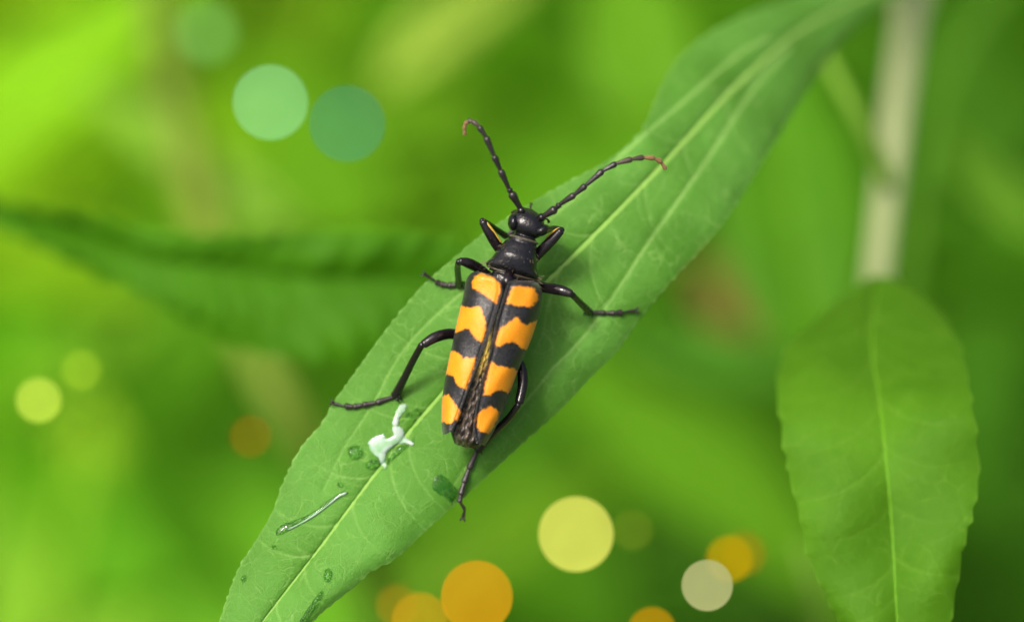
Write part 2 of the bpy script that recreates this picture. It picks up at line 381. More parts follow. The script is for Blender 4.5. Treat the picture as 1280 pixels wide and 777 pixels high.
_zs = np.zeros((_nx, _ny)); _zc = np.zeros((_nx, _ny)); np.add.at(_zs, (_ix[_ok], _iy[_ok]), _z[_ok]); np.add.at(_zc, (_ix[_ok], _iy[_ok]), 1)
for _k in range(12):                                         # fill the empty cells from their neighbours
    e = _zc == 0; a = sum(np.roll(_zs / np.maximum(_zc, 1) * (_zc > 0), q, ax) for q in (1, -1) for ax in (0, 1)); c = sum(np.roll(_zc > 0, q, ax).astype(float) for q in (1, -1) for ax in (0, 1))
    m = e & (c > 0); _zs[m] = a[m] / c[m]; _zc[m] = 1
_zg = _zs / np.maximum(_zc, 1)
def zleaf(x, y):
    """height of the long leaf under a plan point"""
    u, v = (x - _gx) / _h, (y - _gy) / _h; i, j = int(min(max(u, 0), _nx - 2)), int(min(max(v, 0), _ny - 2)); a, b = u - i, v - j
    return float(_zg[i, j] * (1 - a) * (1 - b) + _zg[i + 1, j] * a * (1 - b) + _zg[i, j + 1] * (1 - a) * b + _zg[i + 1, j + 1] * a * b)

# the leaf hanging from the pale stem
MID2 = [(1128, 930, -.5), (1126, 850, -.5), (1121, 770, -.5), (1117, 690, -.55), (1110, 600, -.65), (1101, 510, -.9), (1091, 440, -1.6), (1092, 395, -2.1), (1096, 345, -2.8)]
LEFT2 = [(1124, 928), (1080, 850), (1046, 777), (1030, 742), (1008, 690), (1000, 645), (986, 592), (976, 533), (971, 482), (978, 444), (1004, 412), (1052, 372), (1094, 342)]
RIGHT2 = [(1132, 928), (1168, 850), (1188, 777), (1196, 735), (1206, 680), (1221, 620), (1224, 570), (1215, 500), (1199, 430), (1170, 384), (1130, 354), (1099, 342)]
def zr(f, v, XY):
    l = np.clip(-v, 0, 1); r = np.clip(v, 0, 1)
    return .10 * np.sin(l * 2.2) - .1 * l ** 3 + .10 * np.sin(r * 2.0) - .05 * r ** 3 + .03 * np.sin(XY[..., 1] * .035 + v * 3)
def auto_r(arc):
    r = np.random.default_rng(5); out = []; a = 160
    while a < arc[-1] - 30:
        for sg in (1, -1): out.append((a + r.uniform(0, 30), sg, r.uniform(.9, 1.2), math.pi - r.uniform(.6, .85), 2.4, r.uniform(.22, .38)))
        a += 62
    return out
traced_leaf('leaf', 'toothed green leaf hanging below the pale thick stem', MID2, LEFT2, RIGHT2, 330, 60, MAT_LEAF2, MAT_RIB2, zr, (), auto_r,
            teeth=(36, 4.2), rib=(1.7, 1.3), bump_v=.012, tooth_pale=1.0)

def bg_leaf(label, mid, left, right, rgb, zshape=.25, ns=90, nt_=14, vein=.5, group=None, ribw=(7, 3), rib=True, name='leaf', mat=None, quilt=0.0, teeth=0):
    P, side, lw, rw, zm = outline_leaf(mid, left, right, ns, nt_); zm = zm * np.where(zm < -4, 1.9, 1.6)
    ar0 = np.r_[0, np.cumsum(np.linalg.norm(np.diff(P, axis=0), axis=1))]
    if teeth: lw = lw + teeth * saw(ar0, 34, 21); rw = rw + teeth * saw(ar0, 34, 22)
    v = np.linspace(-1, 1, 2 * nt_ + 1); W = np.where(v[None] < 0, lw[:, None] * -v[None], -rw[:, None] * v[None])
    XY = P[:, None] + side[:, None] * W[..., None]; arc = np.r_[0, np.cumsum(np.linalg.norm(np.diff(P, axis=0), axis=1))]
    Z = zm[:, None] + zshape * (np.abs(v)[None] ** .8 - .7 * np.abs(v)[None] ** 2.5) + quilt * np.abs(np.sin(arc[:, None] * .075 + 1.3 * np.sin(arc[:, None] * .019 + v[None]) - np.abs(v)[None] * 2.6)) * np.abs(v)[None] ** .5 * (.5 + .5 * np.sin(arc[:, None] * .031 + v[None] * 5))
    V3 = L(np.dstack([XY, Z])); o = root(name, V3[-1, nt_], label, 'leaf', group)
    vn = (np.abs(np.sin(arc[:, None] * .085 - np.abs(v)[None] * 2.2)) < .14) * .5 * vein + 0 * Z
    mesh('blade', V3.reshape(-1, 3), grid(ns, 2 * nt_ + 1), mat or MAT_BG, o, attrs={'vein': vn.ravel(), 'tint': np.tile(lin(rgb), (ns * (2 * nt_ + 1), 1))})
    if rib:
        C = V3[:, nt_].copy(); C[:, 2] += .01; Vr, Fr = sweep(C[::3], np.linspace(ribw[1], ribw[0], len(C[::3])) / 200, 8, len(C[::3]), .5); mesh('midrib', Vr, Fr, MAT_RIB2, o)
    return o
def lens(mid, wmax, pw=.9, lean=.5):
    """left and right margins for a plain lance-shaped leaf along mid (tip first)"""
    C = cr(mid, 40); P = C[:, :2]; T = np.gradient(P, axis=0); T /= np.linalg.norm(T, axis=1)[:, None]; S = np.stack([T[:, 1], -T[:, 0]], 1)
    t = np.linspace(0, 1, 40); wd = wmax * np.sin(math.pi * t ** pw) ** .8 + 1.5
    return P + S * wd[:, None], P - S * wd[:, None]
def lance(label, mid, wmax, rgb, **k):
    a, b = lens(mid, wmax, k.pop('pw', .9)); return bg_leaf(label, mid, a, b, rgb, **k)
def stem(label, pts, widths, mat, name='stem', cat='stem', nodes=()):
    P = np.asarray(pts, float); P[:, 2] *= 1.5; X = L(P); r = np.asarray(widths, float) / 400 * (D - P[:, 2]) / D
    V, Fc = sweep(X, r, 18, 8 * len(P)); o = root(name, X[-1], label, cat); mesh('stalk', V, Fc, mat, o)
    for k in nodes:
        q = X[k]; V, Fc = ball(q, (r[k] * 1.18,) * 2 + (r[k] * 1.1,)); mesh('node', V, Fc, mat, o)
    return o

# mid-distance leaves and stems that read as single shapes
bg_leaf('blurred dark green leaf lying level behind the long leaf, midrib sunk', [(-70, 238, -2.9), (60, 275, -2.7), (200, 322, -2.4), (360, 345, -2.2), (520, 350, -2.2), (640, 352, -2.2)],
        [(-70, 234), (60, 262), (160, 282), (260, 292), (370, 290), (480, 288), (560, 295), (640, 320)],
        [(-70, 243), (0, 285), (90, 330), (170, 365), (240, 405), (320, 440), (420, 455), (520, 450), (640, 420)], (60, 114, 6), zshape=.24, quilt=.09, vein=.35, rib=False, teeth=7, ns=220, nt_=24)
stem('thick pale green stem above the toothed leaf', [(1150, -60, -3.2), (1140, 0, -3.2), (1124, 110, -3.1), (1112, 210, -3), (1099, 320, -2.9), (1096, 352, -2.9), (1096, 460, -3.2), (1110, 620, -5), (1130, 900, -9)], [50, 48, 46, 44, 42, 41, 38, 36, 34], MAT_STEM, nodes=(1,))
stem('thin yellow green leaf stalk joining the thick pale stem', [(1020, 45, -3.4), (1050, 105, -3.3), (1075, 150, -3.1), (1100, 205, -2.9), (1108, 230, -2.8)], [14, 16, 18, 20, 20], MAT_PETIOLE)
stem('faint yellow green stem slanting up from behind the pale stem', [(1110, 460, -6.5), (1140, 330, -6.5), (1160, 200, -6.5), (1190, 90, -6.8), (1260, -20, -7)], [20, 22, 20, 18, 18], MAT_DIM)
stem('blurred brownish stem running down behind the level dark leaf', [(185, -60, -9), (205, 60, -9), (232, 180, -9), (262, 300, -8.6), (320, 440, -8.2), (362, 520, -8), (430, 640, -9), (520, 900, -14)], [36, 38, 42, 44, 44, 42, 40, 40], MAT_BROWN)
lance('pale green narrow leaf crossing in front of the brownish stem', [(100, 105, -8), (170, 150, -7.6), (260, 215, -7.3), (350, 280, -7.2), (430, 350, -7.6)], 30, (120, 165, 55), vein=.2)
lance('glowing yellow green leaf beside the brownish stem top', [(-160, 270, -10), (-60, 180, -10), (50, 95, -10), (150, 30, -10), (250, -60, -10)], 62, (128, 190, 14), vein=.2)
lance('light green leaf tip pointing down, blurred, beyond the curled antenna', [(470, 115, -8), (520, 60, -8), (580, 15, -8.2), (680, -50, -8.6)], 34, (150, 180, 70), vein=.2)
lance('large mid green leaf hanging blurred behind the long leaf and left of pale stem', [(1040, 470, -5), (1012, 390, -5), (990, 270, -5.2), (965, 120, -5.6), (950, 0, -6)], 92, (66, 120, 10), vein=.2)
lance('broad blurred leaf behind the base of the long leaf', [(835, 190, -7), (812, 110, -7), (790, 20, -7.2), (770, -80, -7.5)], 70, (84, 136, 16), vein=.3)
lance('dark green leaf reaching level behind the toothed leaf', [(760, 415, -7.4), (860, 440, -7.2), (960, 455, -7), (1080, 450, -7)], 34, (58, 112, 20), vein=.3)
lance('short bright leaf among dark leaves, right of the pale stem', [(1190, 165, -6), (1220, 210, -6), (1260, 255, -6), (1320, 310, -6)], 24, (100, 150, 42), vein=.3)
lance('long soft green leaf slanting beneath the long leaf towards the toothed leaf', [(660, 430, -10), (780, 520, -10), (900, 600, -10), (1010, 700, -10), (1100, 800, -10)], 62, (84, 138, 16), vein=.3)
lance('pale blurred leaf under the beetle\'s trailing hind foot', [(480, 760, -9), (580, 700, -9), (680, 640, -9.3), (780, 590, -9.8)], 48, (100, 148, 28), vein=.3)
lance('withered orange brown leaf glimpsed between green leaves', [(870, 320, -9.5), (900, 370, -9.5), (925, 410, -9.5), (950, 450, -9.5)], 26, (170, 120, 50), vein=.2, mat=MAT_DRY, rib=False)
stem('thin pale stalk beside the toothed leaf tip', [(1000, 680, -4.5), (1020, 740, -4.5), (1040, 820, -4.8)], [14, 18, 20], MAT_PETIOLE)

# far foliage: a mass of leaves nobody could count
CTRL = [(0, 60, 150, 195, 25), (0, 180, 150, 200, 25), (120, 200, 85, 140, 18), (230, 40, 110, 150, 25), (60, 350, 110, 160, 45), (200, 460, 75, 135, 20), (0, 470, 140, 190, 40), (0, 600, 165, 200, 70),
        (100, 720, 140, 185, 80), (250, 720, 100, 160, 45), (200, 600, 85, 145, 25), (340, 620, 62, 115, 14), (330, 470, 66, 112, 15), (420, 90, 100, 150, 30), (540, 120, 95, 145, 25), (640, 60, 85, 140, 15), (560, 250, 110, 165, 25), (700, 150, 95, 152, 20),
        (760, 40, 80, 138, 18), (860, 380, 75, 125, 18), (900, 450, 65, 118, 16), (980, 640, 50, 90, 22), (750, 600, 80, 135, 25), (850, 680, 70, 125, 24), (640, 740, 72, 125, 22), (480, 740, 70, 120, 18), (930, 750, 62, 112, 20),
        (1250, 80, 70, 130, 18), (1250, 350, 62, 118, 14), (1250, 560, 58, 110, 16), (1260, 740, 48, 92, 16), (1040, 130, 70, 120, 20), (1180, 200, 66, 120, 18), (1040, 770, 60, 105, 25)]
CT = np.array(CTRL, float)  # sunlit left and shaded right of the background are put into these leaf colours
def field(x, y):
    d = ((CT[:, 0] - x) ** 2 + (CT[:, 1] - y) ** 2) / 90.0 ** 2; wt = 1 / (d * d + .05); return (CT[:, 2:] * wt[:, None]).sum(0) / wt.sum()
def foliage():
    VV, FF, TT = [], [], []; base = 0; r = np.random.default_rng(11)
    ns, m = 9, 5; s = np.linspace(0, 1, ns); t = np.linspace(-1, 1, m); Fg = grid(ns, m)
    up = np.array([0, U.z, B.z])                                   # world up in plan axes
    for i in range(5000):
        z = -r.uniform(26, 50); px, py = r.uniform(-420, 1700), r.uniform(-420, 1200)
        c = L(np.array([px, py]), z); wz = HGT + c @ up
        if wz < .6: continue
        ln = r.uniform(6, 10); wd = ln * r.uniform(.13, .2); a = r.uniform(0, 2 * math.pi)
        d = np.array([math.cos(a), math.sin(a), r.uniform(-.5, .3)]); d /= np.linalg.norm(d)
        nrm = up * .8 + np.array([0, 0, .5]) + r.normal(0, .35, 3); sd_ = np.cross(d, nrm); sd_ /= np.linalg.norm(sd_); nn = np.cross(sd_, d)
        g = wd * np.sin(math.pi * s ** .85) ** .8
        X = c + d * ((s - .5) * ln)[:, None, None] + sd_ * (g[:, None] * t[None])[..., None] + nn * (.25 * g[:, None] * np.abs(t)[None] - .25 * ln * (s[:, None] - .4) ** 2)[..., None]
        if (HGT + X.reshape(-1, 3) @ up).min() < .1: continue
        col = field(px, py) * np.array([.92, .965, .7]) * (1 - .06 * min(1, max(0, (px - 500) / 300))) * (1.0 + .20 * math.exp(-((px - 60) / 230) ** 2 - ((py - 660) / 230) ** 2)) * r.uniform(.9, 1.0)  # light painted into the tint: dimmer to the right, brighter at lower left
        VV.append(X.reshape(-1, 3)); FF.append(Fg + base); base += ns * m; TT.append(np.tile(lin(np.clip(col, 0, 255)), (ns * m, 1)))
    V = np.vstack(VV)
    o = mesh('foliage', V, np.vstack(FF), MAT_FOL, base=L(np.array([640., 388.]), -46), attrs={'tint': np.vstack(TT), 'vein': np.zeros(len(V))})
    tag(o, 'mass of blurred green leaves filling the far background', 'foliage', kind='stuff')
foliage()

# ------------------------------------------------------------------ the beetle
BE = root('longhorn_beetle', L(np.array([612., 440.]), zleaf(612, 440)), 'black longhorn beetle with orange banded wing cases on the long leaf', 'beetle')
sect = [((655, 259), (666, 262), -.06, .03), ((647, 261), (676.5, 269.5), -.03, .08), ((643, 265.5), (680, 276.5), -.01, .10), ((639, 273), (681, 285), -.005, .11), ((639.5, 280), (680, 291.5), -.005, .108), ((641.5, 286.5), (674, 296.5), -.01, .092),
        ((644, 291), (669.5, 299), -.02, .072), ((638.5, 293.5), (671.5, 303), -.005, .108), ((637, 295.5), (671, 305.5), -.005, .112), ((637, 297), (670.5, 307), -.005, .105), ((632, 300), (671, 311.5), .0, .118),
        ((626.5, 305.5), (671, 318.5), .005, .13), ((620.5, 313), (671.3, 328), .012, .145), ((615, 321), (671, 338), .008, .138), ((607.5, 328), (674.5, 347.5), .0, .125), ((609, 331), (673.5, 350), -.005, .10),
        ((614, 333), (669, 349.5), -.005, .098), ((613, 335.5), (669, 352), -.005, .108), ((616, 338), (667, 353), -.01, .08), ((612, 345), (664, 360.5), -.02, .09), ((600, 362), (662, 381), -.05, .11), ((589, 400), (656, 419), -.07, .12), ((578, 440), (645, 460), -.08, .12),
        ((567, 480), (631, 499), -.09, .115), ((561, 515), (616, 531), -.10, .10), ((563, 538), (606, 550), -.11, .085), ((566, 549), (600, 557.5), -.12, .07), ((570, 555), (594, 560.5), -.13, .045)]
rows = cr(np.array([[*a, *b, z, h] for a, b, z, h in sect]), 150); sd_n = 40
ang = np.arange(sd_n) / sd_n * 2 * math.pi
VV = []
for x0, y0, x1, y1, z, h in rows:
    c = np.cos(ang); s = np.sin(ang); e = .78
    u = .5 + .5 * np.sign(c) * np.abs(c) ** e; zz = z + h * np.sign(s) * np.abs(s) ** e
    VV.append(L(np.stack([x0 + (x1 - x0) * u, y0 + (y1 - y0) * u], -1), zz))
VV = VVb = np.array(VV); n0 = len(VV)
V = np.vstack([VV.reshape(-1, 3), VV[0].mean(0)[None], VV[-1].mean(0)[None]]); Fb = grid(n0, sd_n, True).tolist()
Fb += [(n0 * sd_n, (k + 1) % sd_n, k) for k in range(sd_n)] + [(n0 * sd_n + 1, (n0 - 1) * sd_n + k, (n0 - 1) * sd_n + (k + 1) % sd_n) for k in range(sd_n)]
mesh('body', V, Fb, MAT_BODY, BE)

# wing cases with their band pattern
z2 = lambda *p: [(540 + x / 6.478, 330 + y / 6.478) for x, y in p]
z3 = lambda *p: [(520 + x / 5.975, 430 + y / 5.975) for x, y in p]
PAT_L = [z2((318, 150), (345, 105), (400, 65), (500, 110), (552, 165), (545, 230), (520, 320), (480, 290), (420, 250), (370, 215), (335, 200)),
         z2((240, 330), (262, 345), (330, 352), (385, 328), (410, 400), (440, 470), (430, 560), (400, 640), (340, 590), (300, 530), (260, 520), (205, 552), (140, 560), (150, 420)),
         z3((200, 40), (262, 52), (300, 55), (350, 102), (450, 100), (430, 190), (370, 340), (310, 310), (280, 240), (235, 225), (180, 225)),
         z3((170, 390), (205, 388), (245, 368), (275, 420), (330, 500), (310, 560), (260, 600), (200, 580), (150, 580))]
PAT_R = [z2((600, 325), (615, 270), (650, 190), (700, 175), (830, 195), (862, 250), (850, 300), (790, 360), (750, 335), (690, 345), (640, 325)),
         z2((680, 420), (720, 470), (760, 497), (810, 470), (860, 450), (880, 500), (830, 680), (770, 690), (740, 690), (710, 660), (660, 630), (600, 640), (520, 675), (510, 640), (545, 520), (600, 490)),
         z3((560, 125), (620, 165), (720, 175), (765, 200), (745, 290), (690, 368), (640, 340), (600, 350), (560, 378), (505, 378), (515, 290), (540, 190)),
         z3((560, 458), (622, 500), (610, 570), (545, 668), (480, 652), (445, 612), (450, 540), (490, 490))]
# stations: inner edge, outer edge
ELY_L = [((622, 346.5), (596, 338.5)), ((625.5, 350), (588, 342)), ((628.5, 360), (582.5, 351)), ((628, 369), (579.5, 367)), ((617.5, 404), (570.5, 406)), ((603.5, 442), (562, 445)), ((589, 479), (556, 475)), ((576, 513), (552.3, 503)), ((567.5, 533), (552, 530)), ((563.5, 538.5), (553.5, 543))]
ELY_R = [((638, 350), (668, 351)), ((635, 354), (675, 357)), ((631.5, 362), (678, 367)), ((629, 371), (677, 379)), ((620, 401), (669.5, 408)), ((612, 440), (659, 437)), ((603.5, 472), (646, 467)), ((595, 510), (630, 512)), ((592.5, 537), (617, 539)), ((597, 553), (606, 557))]
def elytron(stn, pats, side, ztop):
    ns, m = 240, 90
    S = cr(np.array([[*a, *b] for a, b in stn]), ns); f = np.linspace(0, 1, ns)[:, None]; v = np.linspace(0, 1, m)[None]
    lat = 1 - (1 - v) ** 1.25
    X = S[:, None, :2] + (S[:, None, 2:] - S[:, None, :2]) * lat[..., None]
    front = np.sqrt(np.clip(1 - (np.clip(1 - f / .07, 0, 1)) ** 2, 0, 1)); hgt = .205 * (1 - .12 * f)
    dome = (1 - lat ** 2.25 + 1e-9) ** .5
    Z = ztop - .085 * f ** 1.6 - .165 + hgt * (.35 + .65 * front) * dome - .016 * np.exp(-(lat / .06) ** 2) * 0
    Z = Z + .014 * np.exp(-((lat - .035) / .03) ** 2) - .010 * np.exp(-((lat - .11) / .05) ** 2)            # suture ridge and groove
    Z = Z + .018 * np.exp(-((f - .07) / .05) ** 2) * np.exp(-((lat - .72) / .18) ** 2)                       # shoulder hump
    Z = Z + .006 * np.sin(f * 19 + lat * 5) * np.sin(lat * 3)
    P2 = X.reshape(-1, 2); d = np.max([sdist(P2, np.array(q)) for q in pats], 0)
    top = L(np.dstack([X, Z + 0 * X[..., 0]])).reshape(-1, 3)
    o = mesh('elytron', top, grid(ns, m) if side > 0 else grid(ns, m)[:, ::-1], MAT_SHELL, BE, attrs={'pattern': d, 'suture': (np.exp(-((lat - .25) / .22) ** 2) * .75 + 0 * f).ravel()})
    sm = o.modifiers.new('thickness', 'SOLIDIFY'); sm.thickness = .012; sm.offset = -1
    return o
elytron(ELY_L, PAT_L, 1, .215); elytron(ELY_R, PAT_R, -1, .215)
# fill plate between the wing cases and the folded membranous wing in the gap
V, Fc = sweep(L(np.array([(637, 340, .095), (635, 347, .165), (633, 353, .185), (631, 361, .18)])), np.array([.030, .030, .020, .004]), 14, 24, .6); mesh('scutellum', V, Fc, MAT_LEG, BE)
gap = cr(np.array([(621, 392, 2.5), (614, 410, 3.2), (607, 445, 5), (597, 480, 7), (588, 515, 10), (582, 540, 13), (578, 552, 11), (576, 557, 8)], float), 90); m = 25
t = np.linspace(-1, 1, m); f = np.linspace(0, 1, 90)
dirn = np.array([.955, .296]); XY = gap[:, None, :2] + dirn * (gap[:, 2][:, None] * t[None])[..., None]
zz = (.232 - .125 * f ** 1.3)[:, None] - .05 * np.abs(t)[None] ** 2 + .012 * np.sin(t[None] * 9 + f[:, None] * 6) * (f[:, None] > .05) + .008 * np.sin(f[:, None] * 75 + t[None] * 7) - .07 * np.clip((f[:, None] - .93) / .07, 0, 1) ** 2
mesh('folded_wing', L(np.dstack([XY, zz])).reshape(-1, 3), grid(90, m), MAT_WING, BE, attrs={'gold': (np.clip(1.15 - f * 1.55, 0, 1)[:, None] + 0 * t[None]).ravel()})
def arch(name, a, b, z, h, rr, mat, fwd=0.0, sq=.86, lo=8):
    """thin ridge over the back from one flank to the other"""
    t = np.linspace(math.radians(180 - lo), math.radians(lo), 15); u = .5 + .5 * np.sign(np.cos(t)) * np.abs(np.cos(t)) ** sq; a = np.array(a, float); b = np.array(b, float)
    X = a + (b - a) * u[:, None] + np.array([-.28, .96]) * fwd * np.sin(t)[:, None]
    V, Fc = sweep(L(X, z + h * np.sin(t) ** sq), np.full(15, rr), 10, 40); mesh(name, V, Fc, mat, BE)
arch('collar', (638, 294.5), (671.5, 304.5), -.005, .110, .007, MAT_COLLAR, -1.0)
arch('thorax_rim', (609, 331.5), (673, 350), -.005, .106, .007, MAT_RIM, 2.0)
arch('thorax_rim', (612.5, 336), (669.5, 352.5), -.01, .103, .007, MAT_LEG, 1.0)
# eyes, mouthparts
for x, y, r_ in ((641.5, 277.8, .3), (677, 288, -.8)):
    V, Fc = ball(L(np.array([x, y]), .035), (.034, .055, .075), r_ - .3); mesh('eye', V, Fc, MAT_EYE, BE)
for pts in ([(652, 264, -.10), (647, 262, -.16), (640, 266, -.24)], [(664, 264, -.10), (663, 259, -.18), (664, 255, -.28)], [(676, 272, -.08), (684, 274, -.13), (686, 277, -.2)]):
    V, Fc = sweep(L(np.array(pts, float)), [.008, .006, .010], 10, 18); mesh('palp', V, Fc, MAT_TARSUS, BE)
for x, y in ((651.5, 263), (677, 271.5)):
    V, Fc = ball(L(np.array([x, y]), .055), (.026, .026, .03)); mesh('antenna_socket', V, Fc, MAT_LEG, BE)
# antennae: eleven segments each
def antenna(pts, zs, widths):
    P = L(np.c_[np.array(pts, float), zs]); a = None
    holder = None
    for k in range(len(P) - 1):
        d = P[k + 1] - P[k]; w_ = widths[k] * 1.18 / 400
        X = np.array([P[k] + d * q for q in (.04, .2, .45, .72, .9, .98)]); bow = np.array([0, 0, .12, .12, .05, 0])[:, None] * np.array([0, 0, w_])
        V, Fc = sweep(X + bow, np.array([.62, .70, .82, 1.0, 1.08, .86]) * w_, 12, 16)
        mt = MAT_ANT if k < 6 else (MAT_ANT_M if k < 8 else MAT_ANT_T)
        if holder is None: holder = mesh('antenna', V, Fc, mt, BE); 
        else: mesh('segment', V, Fc, mt, holder)
antenna([(651.5, 262), (639, 241), (636.5, 236.5), (625.5, 213), (617.5, 195), (607.5, 171.5), (599, 158.5), (592, 152.3), (586, 151), (582, 154.5), (580.5, 160.5), (581, 168)],
        [.06, .13, .14, .19, .22, .24, .24, .23, .21, .19, .17, .15], [8.5, 6.5, 6.8, 6.8, 6.6, 6.2, 5.8, 5.4, 5, 4.8, 4.4])
antenna([(678, 271), (694.5, 261), (699.5, 255.5), (718, 243.5), (732, 232), (753.5, 213.5), (770, 204.5), (789.6, 199), (804, 196.8), (817, 197.5), (826, 202), (832, 211)],
        [.06, .10, .11, .15, .17, .18, .17, .15, .12, .09, .06, .03], [8.5, 6.5, 6.8, 6.8, 6.6, 6.4, 6.2, 6, 5.8, 5.4, 4.8])
# legs
def claws(leg, p, d, z):
    p = np.asarray(p, float); d = np.asarray(d, float); d = d / np.linalg.norm(d); s = np.array([d[1], -d[0]])
    for q in (1, -1):
        V, Fc = sweep(L(np.array([(*p, z), (*(p + d * 3 + s * q * 2.2), z + .012), (*(p + d * 5.5 + s * q * 3.4), z - .015)])), [.009, .007, .002], 8, 10); mesh('claw', V, Fc, MAT_TARSUS, leg)
def leg(femur, fw, tibia, tw, tarsus, spurs=(), claw=True):
    V, Fc = sweep(L(np.array(femur, float)), np.array(fw) / 400, 18, 40, .9); o = mesh('leg', V, Fc, MAT_LEG, BE)
    V, Fc = ball(L(np.array(tibia[0], float)), (tw[0] / 420,) * 3); mesh('knee', V, Fc, MAT_LEG, o)
    V, Fc = sweep(L(np.array(tibia, float)), np.array(tw) / 400, 14, 36); mesh('tibia', V, Fc, MAT_LEG, o)
    for a, b, wd in tarsus:
        A, Bq = L(np.array(a, float)), L(np.array(b, float)); X = np.array([A + (Bq - A) * q for q in (.02, .25, .6, .88, .97)])
        V, Fc = sweep(X, np.array([.6, .75, .9, 1.1, .9]) * wd / 400, 12, 14, .8); mesh('tarsus', V, Fc, MAT_TARSUS, o)
    if claw and tarsus: claws(o, tarsus[-1][1][:2], np.array(tarsus[-1][1][:2]) - np.array(tarsus[-1][0][:2]), tarsus[-1][1][2])
    for a, b in spurs:
        V, Fc = sweep(L(np.array([a, b], float)), [.009, .002], 8, 8); mesh('spur', V, Fc, MAT_LEG, o)
    return o
def foot(pts, widths, lift=.022, off=None):
    out = []; zs = [(zleaf(x, y) + lift) if off is None else off[k] for k, (x, y) in enumerate(pts)]
    for k in range(len(pts) - 1): out.append(((*pts[k], zs[k]), (*pts[k + 1], zs[k + 1]), widths[k]))
    return out
zl = lambda x, y: zleaf(x, y) + .022
# front pair
o = leg([(632, 322, -.06), (621, 306, -.04), (612, 291, .0), (603.5, 277, .02)], [11, 13.5, 13, 10], [(603, 276, .0), (612, 281, -.10), (622, 288, -.20), (632, 295, -.28)], [8, 7.5, 8, 9],
        foot([(633, 295), (642, 289), (650, 283), (654, 277)], [7, 8, 6]))
V, Fc = sweep(L(np.array([(605, 274.5, .02), (611, 282, .025), (619, 293, .0), (626, 303, -.03)])), [.006, .009, .010, .006], 10, 24); mesh('hair_fringe', V, Fc, MAT_GOLD, o)
o = leg([(662, 330, -.06), (674, 316, -.04), (689, 301, .0), (701, 288.5, .02)], [11, 13.5, 13, 10], [(702, 287.5, .0), (694, 285.5, -.10), (686, 287, -.22), (678, 290, -.33)], [8, 7.5, 8, 9],
        foot([(678, 290), (672, 284), (668, 276)], [7, 7]), claw=False)
V, Fc = sweep(L(np.array([(699, 285, .015), (693, 288.5, .0), (685, 296, -.02), (677, 307, -.05)])), [.005, .007, .007, .004], 10, 24); mesh('hair_fringe', V, Fc, MAT_GOLD, o)
# middle pair
leg([(612, 345, -.10), (597, 334.5, -.05), (586, 329, .0), (575, 326, .03)], [11, 13, 13, 9], [(573.5, 327, .02), (572, 335, -.10), (573, 347, -.25), (573.5, 356, zl(574, 357))], [8, 8, 8.5, 10],
    foot([(573, 356), (560, 356.5), (551, 355), (545.5, 352), (532, 343.5)], [7.5, 8, 8, 4], off=[zl(573, 356), zl(560, 356), zl(551, 355), zl(546, 352), zl(538, 350) + .03]), [((576, 356, zl(576, 356)), (582, 363, zl(582, 363))), ((577, 353, zl(577, 353)), (583, 352, zl(583, 352)))])
leg([(668, 356, -.14), (682, 359.5, -.08), (700, 362.5, -.02), (714, 367, .0)], [11, 13, 13.5, 10], [(715.5, 368.5, -.02), (721, 374, -.10), (729, 382, -.22), (737, 390, zl(737, 390) + .01)], [8, 8, 9, 10],
    foot([(737, 390), (757, 391), (768, 391), (777.5, 390.5), (794, 388)], [6.5, 7, 8.5, 4]), [((732, 390, zl(732, 390)), (728.5, 394, zl(728, 394))), ((741, 391, zl(741, 391) + .02), (740, 396, zl(740, 396)))])
# hind pair
leg([(580, 421, -.14), (563, 417, -.08), (545, 421, -.02), (529.5, 430, .0)], [12, 13.5, 13.5, 11], [(527, 431, -.01), (516, 451, -.12), (504, 475, -.24), (494, 494, zl(494, 495))], [8.5, 9, 10, 12],
    foot([(493, 495.5), (470, 503), (453.5, 506), (442, 508), (431.5, 507.5), (417, 503.5)], [7.5, 7.5, 7.5, 8, 4]), [((499, 495, zl(499, 495) + .03), (503.5, 501.5, zl(503, 501))), ((496, 498, zl(496, 498) + .03), (499, 503, zl(499, 503)))])
leg([(636, 440, -.16), (650, 456, -.12), (653.5, 478, -.08), (649, 503, -.05)], [11, 13, 13, 11], [(647.5, 506, -.05), (635, 523, -.12), (616, 541, -.2), (597, 562, zl(597, 562) + .02)], [8, 9, 10, 11],
    foot([(596, 564), (586, 586), (580, 603), (576, 618), (574.5, 627)], [8, 8, 8, 7]) + [((575, 627, zl(574, 622)), (581, 636, zl(574, 622) - .03), 4.5), ((581, 636, zl(574, 622) - .03), (579, 646, zl(574, 622) - .08), 4.5)], [((599, 562, zl(599, 562) + .03), (603, 568, zl(603, 568)))])
